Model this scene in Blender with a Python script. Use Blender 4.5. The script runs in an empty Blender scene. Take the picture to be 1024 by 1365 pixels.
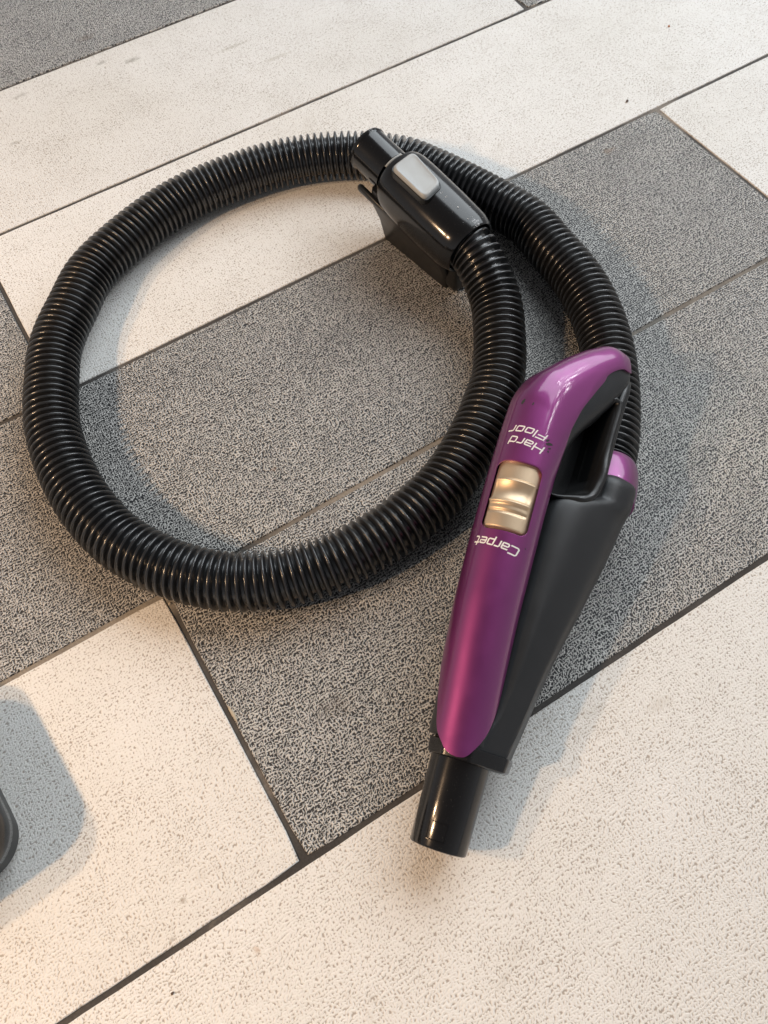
import bpy, bmesh, math, random
import numpy as np
from mathutils import Vector, Matrix, Quaternion

# ------------------------------------------------------------------ scene, camera, lights, exposure
S = bpy.context.scene
COL = S.collection
RW = ((0.84978366, -0.52561481, -0.03995996),      # camera right
      (-0.48181346, -0.74374092, -0.46336297),     # camera down
      (0.21383058, 0.41301152, -0.88526717))       # camera forward
CP = (0.03853531, -0.86277436, 0.5018108)
cam_d = bpy.data.cameras.new("camera")
cam = bpy.data.objects.new("camera", cam_d)
COL.objects.link(cam)
cam.matrix_world = Matrix(((RW[0][0], -RW[1][0], -RW[2][0], CP[0]),
                           (RW[0][1], -RW[1][1], -RW[2][1], CP[1]),
                           (RW[0][2], -RW[1][2], -RW[2][2], CP[2]),
                           (0, 0, 0, 1)))
cam_d.sensor_fit = 'HORIZONTAL'
cam_d.sensor_width = 36
cam_d.lens = 36 * 1056.17 / 1024
cam_d.clip_start = 0.02
cam_d.clip_end = 60
S.camera = cam

world = bpy.data.worlds.new("World")
S.world = world
world.use_nodes = True
wn = world.node_tree
bg = wn.nodes['Background']
wtc = wn.nodes.new('ShaderNodeTexCoord')
wsep = wn.nodes.new('ShaderNodeSeparateXYZ')
wramp = wn.nodes.new('ShaderNodeValToRGB')
wn.links.new(wtc.outputs['Generated'], wsep.inputs[0])
wmr = wn.nodes.new('ShaderNodeMapRange')
wmr.inputs['From Min'].default_value = -1
wn.links.new(wsep.outputs['Z'], wmr.inputs['Value'])
wn.links.new(wmr.outputs[0], wramp.inputs[0])
wramp.color_ramp.elements[0].position = 0.5
wramp.color_ramp.elements[0].color = (0.37, 0.37, 0.38, 1)     # room walls
wramp.color_ramp.elements[1].position = 0.97
wramp.color_ramp.elements[1].color = (0.07, 0.07, 0.075, 1)      # dim ceiling
wn.links.new(wramp.outputs[0], bg.inputs['Color'])
bg.inputs['Strength'].default_value = 1.15

S.view_settings.view_transform = 'Standard'
S.view_settings.look = 'None'
S.view_settings.exposure = 0.09
S.view_settings.gamma = 1.0
S.cycles.max_bounces = 6
S.cycles.caustics_reflective = False
S.cycles.caustics_refractive = False

TG = Vector((0.22, -0.55, 0.0))

def area_light(name, direction, dist, size, power, color, shape='DISK', size_y=None, target=TG):
    d = bpy.data.lights.new(name, 'AREA')
    d.shape = shape
    d.size = size
    if size_y: d.size_y = size_y
    d.energy = power
    d.color = color
    o = bpy.data.objects.new(name, d)
    v = Vector(direction).normalized()
    o.location = target + v * dist
    o.rotation_mode = 'QUATERNION'
    o.rotation_quaternion = (-v).to_track_quat('-Z', 'Y')
    COL.objects.link(o)
    return o

# two warm lamps up to the left, a broad cool window up to the right
area_light("warm_lamp", (-0.665, 0.065, 0.74), 1.15, 0.055, 6.7, (1.0, 0.66, 0.39), target=Vector((-0.04, -0.67, 0)))
area_light("warm_lamp", (-0.655, 0.29, 0.70), 1.2, 0.06, 5.0, (1.0, 0.66, 0.39), target=Vector((-0.04, -0.67, 0)))
area_light("window_light", (0.72, 0.34, 0.72), 2.8, 3.0, 72, (0.88, 0.95, 1.0), 'RECTANGLE', 2.1)

def bulb_light(loc, r, power, color):
    d = bpy.data.lights.new("ceiling_bulb", 'POINT')
    d.energy = power
    d.shadow_soft_size = r
    d.color = color
    o = bpy.data.objects.new("ceiling_bulb", d)
    o.location = loc
    COL.objects.link(o)

# ------------------------------------------------------------------ helpers
class MB:
    def __init__(self):
        self.v = []; self.f = []; self.sm = []
    def add(self, vs, fs, smooth=True):
        b = len(self.v)
        self.v += [tuple(p) for p in vs]
        self.f += [tuple(i + b for i in q) for q in fs]
        self.sm += [smooth] * len(fs)
    def build(self, name, mat, parent=None, xf=None, sharp=None, flip=False):
        me = bpy.data.meshes.new(name)
        vs = self.v
        if xf is not None: vs = [tuple(xf @ Vector(p)) for p in vs]
        if parent is not None:
            off = world_loc(parent)
            vs = [(p[0] - off[0], p[1] - off[1], p[2] - off[2]) for p in vs]
        me.from_pydata(vs, [], self.f)
        bm = bmesh.new(); bm.from_mesh(me)
        bmesh.ops.remove_doubles(bm, verts=bm.verts, dist=1e-7)
        bmesh.ops.recalc_face_normals(bm, faces=bm.faces)
        bm.to_mesh(me); bm.free()
        for p in me.polygons: p.use_smooth = True
        if sharp: me.set_sharp_from_angle(angle=math.radians(sharp))
        me.materials.append(mat)
        o = bpy.data.objects.new(name, me)
        COL.objects.link(o)
        if parent is not None: o.parent = parent
        return o

def world_loc(o):
    p = Vector((0, 0, 0))
    while o is not None:
        p += Vector(o.location); o = o.parent
    return p

def loft(rings, cap=True, closed=True):
    n = len(rings[0]); vs = [p for r in rings for p in r]; fs = []
    m = n if closed else n - 1
    for i in range(len(rings) - 1):
        for j in range(m):
            k = (j + 1) % n
            fs.append((i * n + j, i * n + k, (i + 1) * n + k, (i + 1) * n + j))
    if cap:
        fs.append(tuple(range(n))[::-1])
        b = (len(rings) - 1) * n
        fs.append(tuple(range(b, b + n)))
    return vs, fs

def tag(o, label=None, cat=None, group=None, kind=None):
    if label: o['label'] = label
    if cat: o['category'] = cat
    if group: o['group'] = group
    if kind: o['kind'] = kind
    return o

def pchip(xs, ys):
    xs = np.array(xs, float); ys = np.array(ys, float)
    h = np.diff(xs); d = np.diff(ys) / h
    m = np.zeros(len(xs)); m[0] = d[0]; m[-1] = d[-1]
    for i in range(1, len(xs) - 1):
        if d[i-1] * d[i] > 0:
            w1 = 2*h[i] + h[i-1]; w2 = h[i] + 2*h[i-1]
            m[i] = (w1 + w2) / (w1 / d[i-1] + w2 / d[i])
    def f(x):
        i = int(np.clip(np.searchsorted(xs, x) - 1, 0, len(xs) - 2))
        t = (x - xs[i]) / h[i]; t = min(max(t, 0), 1)
        return float(ys[i]*(2*t**3-3*t*t+1) + m[i]*h[i]*(t**3-2*t*t+t) + ys[i+1]*(-2*t**3+3*t*t) + m[i+1]*h[i]*(t**3-t*t))
    return f

def catmull(pts, n_per=12):
    P = [Vector(p) for p in pts]
    P = [P[0]*2 - P[1]] + P + [P[-1]*2 - P[-2]]
    out = []
    for i in range(1, len(P) - 2):
        p0, p1, p2, p3 = P[i-1:i+3]
        t0 = 0; t1 = t0 + (p1-p0).length**.5; t2 = t1 + (p2-p1).length**.5; t3 = t2 + (p3-p2).length**.5
        for k in range(n_per):
            t = t1 + (t2-t1)*k/n_per
            A1 = p0*((t1-t)/(t1-t0)) + p1*((t-t0)/(t1-t0)); A2 = p1*((t2-t)/(t2-t1)) + p2*((t-t1)/(t2-t1)); A3 = p2*((t3-t)/(t3-t2)) + p3*((t-t2)/(t3-t2))
            B1 = A1*((t2-t)/(t2-t0)) + A2*((t-t0)/(t2-t0)); B2 = A2*((t3-t)/(t3-t1)) + A3*((t-t1)/(t3-t1))
            out.append(B1*((t2-t)/(t2-t1)) + B2*((t-t1)/(t2-t1)))
    out.append(P[-2].copy())
    return out

def resample(pts, step):
    out = [pts[0].copy()]; acc = 0.0
    for a, b in zip(pts[:-1], pts[1:]):
        L = (b - a).length
        if L == 0: continue
        t = step - acc
        while t <= L:
            out.append(a.lerp(b, t / L)); t += step
        acc = L - (t - step)
    return out

# ------------------------------------------------------------------ materials
def nmat(name):
    m = bpy.data.materials.new(name); m.use_nodes = True
    return m, m.node_tree, m.node_tree.nodes['Principled BSDF']

def N(nt, t, **kw):
    n = nt.nodes.new(t)
    for k, v in kw.items():
        if k in n.inputs: n.inputs[k].default_value = v
        else: setattr(n, k, v)
    return n

def math_n(nt, op, a, b=None, c=None, clamp=False):
    n = nt.nodes.new('ShaderNodeMath'); n.operation = op; n.use_clamp = clamp
    for i, x in enumerate((a, b, c)):
        if x is None: continue
        if isinstance(x, (int, float)): n.inputs[i].default_value = x
        else: nt.links.new(x, n.inputs[i])
    return n.outputs[0]

def ramp(nt, fac, stops):
    r = nt.nodes.new('ShaderNodeValToRGB')
    el = r.color_ramp.elements
    while len(el) < len(stops): el.new(0.5)
    for e, (p, c) in zip(el, stops):
        e.position = p; e.color = (c[0], c[1], c[2], 1) if isinstance(c, tuple) else (c, c, c, 1)
    nt.links.new(fac, r.inputs[0])
    return r.outputs[0]

def mixc(nt, fac, a, b, blend='MIX'):
    n = nt.nodes.new('ShaderNodeMix'); n.data_type = 'RGBA'; n.blend_type = blend
    for i, x in ((0, fac), (6, a), (7, b)):
        if isinstance(x, (int, float)): n.inputs[i].default_value = x
        elif isinstance(x, tuple): n.inputs[i].default_value = (*x, 1)
        else: nt.links.new(x, n.inputs[i])
    return n.outputs[2]

def plastic(name, col, rough, coat=0.0, coat_r=0.1, bump=0.0, bscale=2500, metallic=0.0, spec=0.5, dust=0.0):
    m, nt, b = nmat(name)
    b.inputs['Base Color'].default_value = (*col, 1)
    b.inputs['Roughness'].default_value = rough
    b.inputs['Metallic'].default_value = metallic
    b.inputs['Coat Weight'].default_value = coat
    b.inputs['Coat Roughness'].default_value = coat_r
    b.inputs['Specular IOR Level'].default_value = spec
    tc = N(nt, 'ShaderNodeNewGeometry')
    big = N(nt, 'ShaderNodeTexNoise', Scale=90.0, Detail=4.0)
    nt.links.new(tc.outputs['Position'], big.inputs['Vector'])
    rr = math_n(nt, 'MULTIPLY_ADD', big.outputs[0], rough * 0.5, rough * 0.75)
    nt.links.new(rr, b.inputs['Roughness'])
    if dust > 0:
        dn = N(nt, 'ShaderNodeTexNoise', Scale=1400.0, Detail=2.0)
        nt.links.new(tc.outputs['Position'], dn.inputs['Vector'])
        dm = ramp(nt, dn.outputs[0], [(0.68, 0.0), (0.76, 1.0)])
        dm = math_n(nt, 'MULTIPLY', dm, dust)
        c = mixc(nt, dm, tuple(col), (0.35, 0.33, 0.30))
        nt.links.new(c, b.inputs['Base Color'])
    if bump > 0:
        bn = N(nt, 'ShaderNodeTexNoise', Scale=float(bscale), Detail=3.0)
        nt.links.new(tc.outputs['Position'], bn.inputs['Vector'])
        bp = N(nt, 'ShaderNodeBump', Strength=bump, Distance=0.0002)
        nt.links.new(bn.outputs[0], bp.inputs['Height'])
        nt.links.new(bp.outputs[0], b.inputs['Normal'])
    return m

STAINS = {False: [(0.218, -0.034, .010, .005, .55, (.22, .20, .16)), (0.190, -0.019, .008, .004, .45, (.22, .20, .16)), (0.099, -0.021, .010, .004, .45, (.24, .21, .17)),
                  (0.315, -0.075, .020, .0035, .38, (.30, .26, .18)), (0.345, -0.118, .022, .004, .30, (.34, .29, .20)), (0.071, -0.088, .007, .003, .4, (.25, .22, .18)),
                  (-0.070, -0.780, .0030, .0022, .6, (.30, .24, .18)), (-0.083, -0.795, .0024, .0018, .6, (.28, .23, .18)), (-0.045, -0.825, .0022, .0034, .5, (.50, .33, .20)),
                  (0.233, -0.839, .012, .006, .22, (.42, .36, .28))],
          True: [(0.193, 0.031, .014, .006, .40, (.13, .09, .05)), (0.533, -0.421, .008, .005, .5, (.30, .22, .15)), (0.110, -0.5535, .0025, .0018, .6, (.28, .18, .12)), (0.062, -0.7305, .018, .010, .22, (.12, .09, .06))]}
def tile_material(name, dark):
    """Embossed boucle porcelain: a jittered lattice of pits between worm-like ridges."""
    m, nt, b = nmat(name)
    geo = N(nt, 'ShaderNodeNewGeometry')
    oi = N(nt, 'ShaderNodeObjectInfo')
    mp = N(nt, 'ShaderNodeVectorMath', operation='MULTIPLY_ADD')
    nt.links.new(oi.outputs['Random'], mp.inputs[0])
    mp.inputs[1].default_value = (3.1, 7.7, 0)
    nt.links.new(geo.outputs['Position'], mp.inputs[2])
    P = mp.outputs[0]
    # warp
    w1 = N(nt, 'ShaderNodeTexNoise', Scale=260.0, Detail=1.0)
    nt.links.new(P, w1.inputs['Vector'])
    w2 = N(nt, 'ShaderNodeTexNoise', Scale=45.0, Detail=2.0)
    nt.links.new(P, w2.inputs['Vector'])
    def centred(o, amp):
        s = N(nt, 'ShaderNodeVectorMath', operation='SUBTRACT'); nt.links.new(o, s.inputs[0]); s.inputs[1].default_value = (.5, .5, .5)
        k = N(nt, 'ShaderNodeVectorMath', operation='SCALE'); nt.links.new(s.outputs[0], k.inputs[0]); k.inputs['Scale'].default_value = amp
        return k.outputs[0]
    a1 = N(nt, 'ShaderNodeVectorMath', operation='ADD'); nt.links.new(P, a1.inputs[0]); nt.links.new(centred(w1.outputs['Color'], 0.0014), a1.inputs[1])
    a2 = N(nt, 'ShaderNodeVectorMath', operation='ADD'); nt.links.new(a1.outputs[0], a2.inputs[0]); nt.links.new(centred(w2.outputs['Color'], 0.006), a2.inputs[1])
    rot = N(nt, 'ShaderNodeMapping'); rot.inputs['Rotation'].default_value = (0, 0, 0); rot.inputs['Scale'].default_value = (1.0, 1.0, 0.0)
    nt.links.new(a2.outputs[0], rot.inputs['Vector'])
    Q = rot.outputs[0]
    # short raised strokes, one per jittered cell, in two crossing families (they join into hooks)
    def strokes(off, ang0, spread, width, half, scale):
        ad = N(nt, 'ShaderNodeVectorMath', operation='ADD'); nt.links.new(Q, ad.inputs[0]); ad.inputs[1].default_value = off
        v = N(nt, 'ShaderNodeTexVoronoi', voronoi_dimensions='2D', feature='F1', Scale=scale, Randomness=0.6)
        nt.links.new(ad.outputs[0], v.inputs['Vector'])
        d = N(nt, 'ShaderNodeVectorMath', operation='SUBTRACT'); nt.links.new(ad.outputs[0], d.inputs[0]); nt.links.new(v.outputs['Position'], d.inputs[1])
        sp = N(nt, 'ShaderNodeSeparateXYZ'); nt.links.new(d.outputs[0], sp.inputs[0])
        cc = N(nt, 'ShaderNodeSeparateColor'); nt.links.new(v.outputs['Color'], cc.inputs[0])
        th = math_n(nt, 'MULTIPLY_ADD', cc.outputs[0], math.radians(2*spread), math.radians(ang0-spread))
        co = math_n(nt, 'COSINE', th); si = math_n(nt, 'SINE', th)
        along = math_n(nt, 'ADD', math_n(nt, 'MULTIPLY', sp.outputs[0], co), math_n(nt, 'MULTIPLY', sp.outputs[1], si))
        perp = math_n(nt, 'SUBTRACT', math_n(nt, 'MULTIPLY', sp.outputs[1], co), math_n(nt, 'MULTIPLY', sp.outputs[0], si))
        al = math_n(nt, 'MAXIMUM', math_n(nt, 'SUBTRACT', math_n(nt, 'ABSOLUTE', along), half), 0.0)
        dd = math_n(nt, 'SQRT', math_n(nt, 'ADD', math_n(nt, 'MULTIPLY', al, al), math_n(nt, 'MULTIPLY', perp, perp)))
        h = math_n(nt, 'SUBTRACT', 1.0, math_n(nt, 'DIVIDE', dd, width))
        return math_n(nt, 'ADD', h, math_n(nt, 'MULTIPLY_ADD', cc.outputs[1], 0.5, -0.25))
    wd = 0.00060 if dark else 0.00084
    A_ = strokes((0, 0, 0), 5, 32, wd, 0.00085, 490.0)
    B_ = strokes((0.31, 0.17, 0), 72, 36, wd, 0.0006, 510.0)
    sm_ = nt.nodes.new('ShaderNodeMath'); sm_.operation = 'SMOOTH_MAX'; sm_.inputs[2].default_value = 0.25
    nt.links.new(A_, sm_.inputs[0]); nt.links.new(B_, sm_.inputs[1])
    br = N(nt, 'ShaderNodeTexNoise', Scale=500.0, Detail=1.0); nt.links.new(P, br.inputs['Vector'])
    hgt = math_n(nt, 'ADD', sm_.outputs[0], math_n(nt, 'MULTIPLY_ADD', br.outputs[0], 0.9, -0.45))
    lo = N(nt, 'ShaderNodeTexNoise', Scale=22.0, Detail=5.0, Roughness=0.6); nt.links.new(P, lo.inputs['Vector'])
    lo2 = N(nt, 'ShaderNodeTexNoise', Scale=5.0, Detail=4.0); nt.links.new(P, lo2.inputs['Vector'])
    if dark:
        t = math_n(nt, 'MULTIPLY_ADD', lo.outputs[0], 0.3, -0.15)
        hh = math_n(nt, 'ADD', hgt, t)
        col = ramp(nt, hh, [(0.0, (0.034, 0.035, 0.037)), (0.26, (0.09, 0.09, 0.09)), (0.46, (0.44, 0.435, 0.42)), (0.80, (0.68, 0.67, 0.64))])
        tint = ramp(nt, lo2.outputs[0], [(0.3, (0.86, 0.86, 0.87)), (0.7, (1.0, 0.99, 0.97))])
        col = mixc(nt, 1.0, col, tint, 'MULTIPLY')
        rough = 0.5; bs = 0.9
    else:
        t = math_n(nt, 'MULTIPLY_ADD', lo.outputs[0], 0.8, -0.36)
        hh = math_n(nt, 'ADD', hgt, t)
        col = ramp(nt, hh, [(0.0, (0.42, 0.38, 0.335)), (0.24, (0.65, 0.615, 0.57)), (0.42, (0.78, 0.765, 0.735)), (0.9, (0.82, 0.81, 0.78))])
        tint = ramp(nt, lo2.outputs[0], [(0.32, (0.94, 0.93, 0.91)), (0.62, (1.0, 1.0, 1.0))])
        col = mixc(nt, 1.0, col, tint, 'MULTIPLY')
        # faint grimy smudges
        sm = N(nt, 'ShaderNodeTexNoise', Scale=14.0, Detail=8.0, Roughness=0.7, Distortion=0.8); nt.links.new(P, sm.inputs['Vector'])
        sf = ramp(nt, sm.outputs[0], [(0.60, 0.0), (0.76, 0.40)])
        col = mixc(nt, sf, col, (0.42, 0.37, 0.30))
        rough = 0.55; bs = 0.42
    # stains with a shape of their own
    for sx, sy, ra, rb_, amt, sc in STAINS[dark]:
        vs = N(nt, 'ShaderNodeVectorMath', operation='SUBTRACT'); nt.links.new(geo.outputs['Position'], vs.inputs[0]); vs.inputs[1].default_value = (sx, sy, 0)
        vm = N(nt, 'ShaderNodeVectorMath', operation='MULTIPLY'); nt.links.new(vs.outputs[0], vm.inputs[0]); vm.inputs[1].default_value = (1/ra, 1/rb_, 0)
        vl = N(nt, 'ShaderNodeVectorMath', operation='LENGTH'); nt.links.new(vm.outputs[0], vl.inputs[0])
        sn = N(nt, 'ShaderNodeTexNoise', Scale=0.9/min(ra, rb_), Detail=4.0, Roughness=0.65); nt.links.new(geo.outputs['Position'], sn.inputs['Vector'])
        dn = math_n(nt, 'ADD', vl.outputs['Value'], math_n(nt, 'MULTIPLY_ADD', sn.outputs[0], 2.4, -1.2))
        msk = ramp(nt, dn, [(0.25, amt), (0.95, 0.0)])
        col = mixc(nt, msk, col, sc)
    var = math_n(nt, 'MULTIPLY_ADD', oi.outputs['Random'], 0.07, 0.955)
    cv = N(nt, 'ShaderNodeCombineColor')
    for q in range(3): nt.links.new(var, cv.inputs[q])
    col = mixc(nt, 1.0, col, cv.outputs[0], 'MULTIPLY')
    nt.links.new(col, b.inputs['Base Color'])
    b.inputs['Roughness'].default_value = rough
    b.inputs['Specular IOR Level'].default_value = 0.4
    fn = N(nt, 'ShaderNodeTexNoise', Scale=1500.0, Detail=2.0); nt.links.new(P, fn.inputs['Vector'])
    hc = math_n(nt, 'MULTIPLY', hgt, 1.0, clamp=True)
    hc = math_n(nt, 'MULTIPLY_ADD', fn.outputs[0], 0.25, hc)
    bp = N(nt, 'ShaderNodeBump', Strength=bs, Distance=0.0007)
    nt.links.new(hc, bp.inputs['Height'])
    nt.links.new(bp.outputs[0], b.inputs['Normal'])
    return m

def grout_material():
    m, nt, b = nmat("grout")
    geo = N(nt, 'ShaderNodeNewGeometry')
    n1 = N(nt, 'ShaderNodeTexNoise', Scale=9.0, Detail=5.0, Roughness=0.6); nt.links.new(geo.outputs['Position'], n1.inputs['Vector'])
    n2 = N(nt, 'ShaderNodeTexNoise', Scale=700.0, Detail=4.0); nt.links.new(geo.outputs['Position'], n2.inputs['Vector'])
    c = ramp(nt, n1.outputs[0], [(0.38, (0.048, 0.045, 0.043)), (0.56, (0.082, 0.076, 0.071)), (0.70, (0.27, 0.24, 0.205))])
    sp = N(nt, 'ShaderNodeSeparateXYZ'); nt.links.new(geo.outputs['Position'], sp.inputs[0])
    d1 = math_n(nt, 'ABSOLUTE', math_n(nt, 'ADD', sp.outputs[1], 0.6))
    m1 = ramp(nt, d1, [(0.0, 1.0), (0.012, 1.0), (0.02, 0.0)])
    m2 = ramp(nt, n1.outputs[0], [(0.40, 0.25), (0.58, 0.95)])
    c = mixc(nt, math_n(nt, 'MULTIPLY', m1, m2), c, (0.26, 0.235, 0.20))
    c = mixc(nt, 0.5, c, n2.outputs[0], 'OVERLAY')
    nt.links.new(c, b.inputs['Base Color'])
    b.inputs['Roughness'].default_value = 0.9
    bp = N(nt, 'ShaderNodeBump', Strength=0.5, Distance=0.0004); nt.links.new(n2.outputs[0], bp.inputs['Height']); nt.links.new(bp.outputs[0], b.inputs['Normal'])
    return m

M_WHITE = tile_material("cream_tile", False)
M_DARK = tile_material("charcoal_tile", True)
M_GROUT = grout_material()
M_HOSE = plastic("ribbed_black_plastic", (0.0125, 0.013, 0.0142), 0.30, coat=0.6, coat_r=0.12, bump=0.05, bscale=900, dust=0.35)
M_GLOSS = plastic("gloss_black_plastic", (0.007, 0.007, 0.0075), 0.16, coat=0.15, coat_r=0.05, bump=0.04, bscale=300, dust=0.12)
M_MATTE = plastic("matte_charcoal_plastic", (0.0155, 0.0168, 0.0185), 0.38, bump=0.25, bscale=6000, dust=0.05)
M_SATIN = plastic("satin_black_plastic", (0.010, 0.0104, 0.011), 0.32, bump=0.12, bscale=3500, dust=0.06)
M_PURPLE = plastic("metallic_purple_paint", (0.22, 0.038, 0.168), 0.48, coat=1.0, coat_r=0.11, bump=0.06, bscale=7000, metallic=0.8, dust=0.0)
M_SILVER = plastic("satin_silver_plastic", (0.40, 0.42, 0.42), 0.5, bump=0.05, bscale=6000, metallic=0.15)
M_CHAMP = plastic("champagne_metallic_plastic", (0.66, 0.51, 0.35), 0.46, bump=0.05, bscale=6000, metallic=0.85)
M_PRINT = plastic("white_print", (0.78, 0.76, 0.74), 0.5)
M_CHROME = plastic("bright_metal", (0.75, 0.75, 0.74), 0.16, metallic=1.0)
M_SCUFF = plastic("dark_scuff", (0.03, 0.028, 0.028), 0.8)

# ------------------------------------------------------------------ floor: grout bed and tiles
TL, TW = 1.2, 0.2
floor_mb = MB()
floor_mb.add([(-3.2, -2.4, -0.0012), (4.4, -2.4, -0.0012), (4.4, 2.0, -0.0012), (-3.2, 2.0, -0.0012),
              (-3.2, -2.4, -0.03), (4.4, -2.4, -0.03), (4.4, 2.0, -0.03), (-3.2, 2.0, -0.03)],
             [(0, 1, 2, 3), (7, 6, 5, 4), (0, 4, 5, 1), (1, 5, 6, 2), (2, 6, 7, 3), (3, 7, 4, 0)])
floor = floor_mb.build("floor", M_GROUT)
tag(floor, kind='structure')

def tile_mesh(name, mat, W=TW, L=TL, gap=0.0031, seed=0):
    rnd = random.Random(seed)
    hx, hy = L/2 - gap/2, W/2 - gap/2
    bv = 0.0007
    def ring(inset, z, jit):
        pts = []
        n_l, n_s = 60, 10
        c = 0.0010
        for i in range(n_l): pts.append((-hx + 2*hx*i/n_l, -hy))
        for i in range(n_s): pts.append((hx, -hy + 2*hy*i/n_s))
        for i in range(n_l): pts.append((hx - 2*hx*i/n_l, hy))
        for i in range(n_s): pts.append((-hx, hy - 2*hy*i/n_s))
        out = []
        for k, (x, y) in enumerate(pts):
            r = jt[k] * jit
            sx = -1 if x > 0 else 1; sy = -1 if y > 0 else 1
            ex = abs(abs(x) - hx) < 1e-6; ey = abs(abs(y) - hy) < 1e-6
            ii = inset + r + (c if (ex and ey) else 0)
            out.append((x + (sx*ii if ex else 0), y + (sy*ii if ey else 0), z))
        return out
    jt = [rnd.uniform(0, 0.0004) for _ in range(140)]
    rs = [ring(0, -0.008, 1), ring(0, -bv, 1), ring(bv*0.35, -bv*0.3, 1), ring(bv, 0, 1)]
    vs, fs = loft(rs, cap=False)
    mb = MB(); mb.add(vs, fs)
    b = 3 * len(rs[0])
    mb.f.append(tuple(range(b, b + len(rs[0])))); mb.sm.append(True)
    me = bpy.data.meshes.new(name)
    me.from_pydata(mb.v, [], mb.f)
    bm = bmesh.new(); bm.from_mesh(me); bmesh.ops.recalc_face_normals(bm, faces=bm.faces); bm.to_mesh(me); bm.free()
    for p in me.polygons: p.use_smooth = len(p.vertices) <= 4
    me.materials.append(mat)
    return me

TM = {True: [tile_mesh("tile", M_DARK, seed=i) for i in range(3)], False: [tile_mesh("tile", M_WHITE, seed=i+5) for i in range(3)]}
# joint offset (m) of each row and colours to the left / right of the joint: True = charcoal
rows = {-1: (-0.30, False, True), 0: (0.604, False, True), 1: (-0.003, True, False), 2: (0.607, True, False), 3: (0.0, False, True), 4: (0.62, False, True), 5: (-0.40, True, False)}
rt = random.Random(4)
ti = 0
for r in range(-7, 9):
    off, lc, rc = rows.get(r, (rt.choice([-0.6, -0.3, 0, 0.3, 0.6]), rt.random() < .5, rt.random() < .5))
    for k in range(-2, 2):
        cx = off + (k + 0.5) * TL
        if cx < -2.6 or cx > 3.8: continue
        if k == -1: dk = lc
        elif k == 0: dk = rc
        else: dk = rt.random() < 0.5
        o = bpy.data.objects.new("tile", TM[dk][ti % 3]); ti += 1
        COL.objects.link(o); o.parent = floor
        y = -(r + 0.5) * TW
        o.location = (cx, y, rt.uniform(-0.0002, 0.0001))
        o.rotation_euler = (rt.uniform(-.0012, .0012), 0, 0)

# ------------------------------------------------------------------ the vacuum hose assembly
hose_thing = bpy.data.objects.new("vacuum_hose", None)
hose_thing.location = (0.15, -0.50, 0.0)
hose_thing.empty_display_size = 0.05
COL.objects.link(hose_thing)
tag(hose_thing, "coiled black ribbed vacuum hose with metallic purple handle and silver-buttoned connector lying on tiles", "vacuum hose")

# handle frame: s along the wand tube, h towards the grip, w out of the side that faces up
HO = Vector((0.07303298, -0.83234543, 0.019))
Hs = Vector((0.74705411, 0.64034196, 0.17852821))
Hh = Vector((-0.61962906, 0.57348277, 0.5358893))
Hw = Vector((0.24076955, -0.51095957, 0.82519715))
HX = Matrix(((Hs.x*.001, Hh.x*.001, Hw.x*.001, HO.x), (Hs.y*.001, Hh.y*.001, Hw.y*.001, HO.y), (Hs.z*.001, Hh.z*.001, Hw.z*.001, HO.z), (0, 0, 0, 1)))
# connector frame: a along the connector from its open end, n to the left side, u up
KO = Vector((0.31157006, -0.36077077, 0.062))
Ka = Vector((0.14332847, -0.97974382, -0.13985351))
Kn = Vector((-0.98946811, -0.14475105, 0.0))
Ku = Vector((0.02024394, -0.13838059, 0.9901722))
KX = Matrix(((Ka.x*.001, Kn.x*.001, Ku.x*.001, KO.x), (Ka.y*.001, Kn.y*.001, Ku.y*.001, KO.y), (Ka.z*.001, Kn.z*.001, Ku.z*.001, KO.z), (0, 0, 0, 1)))

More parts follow.
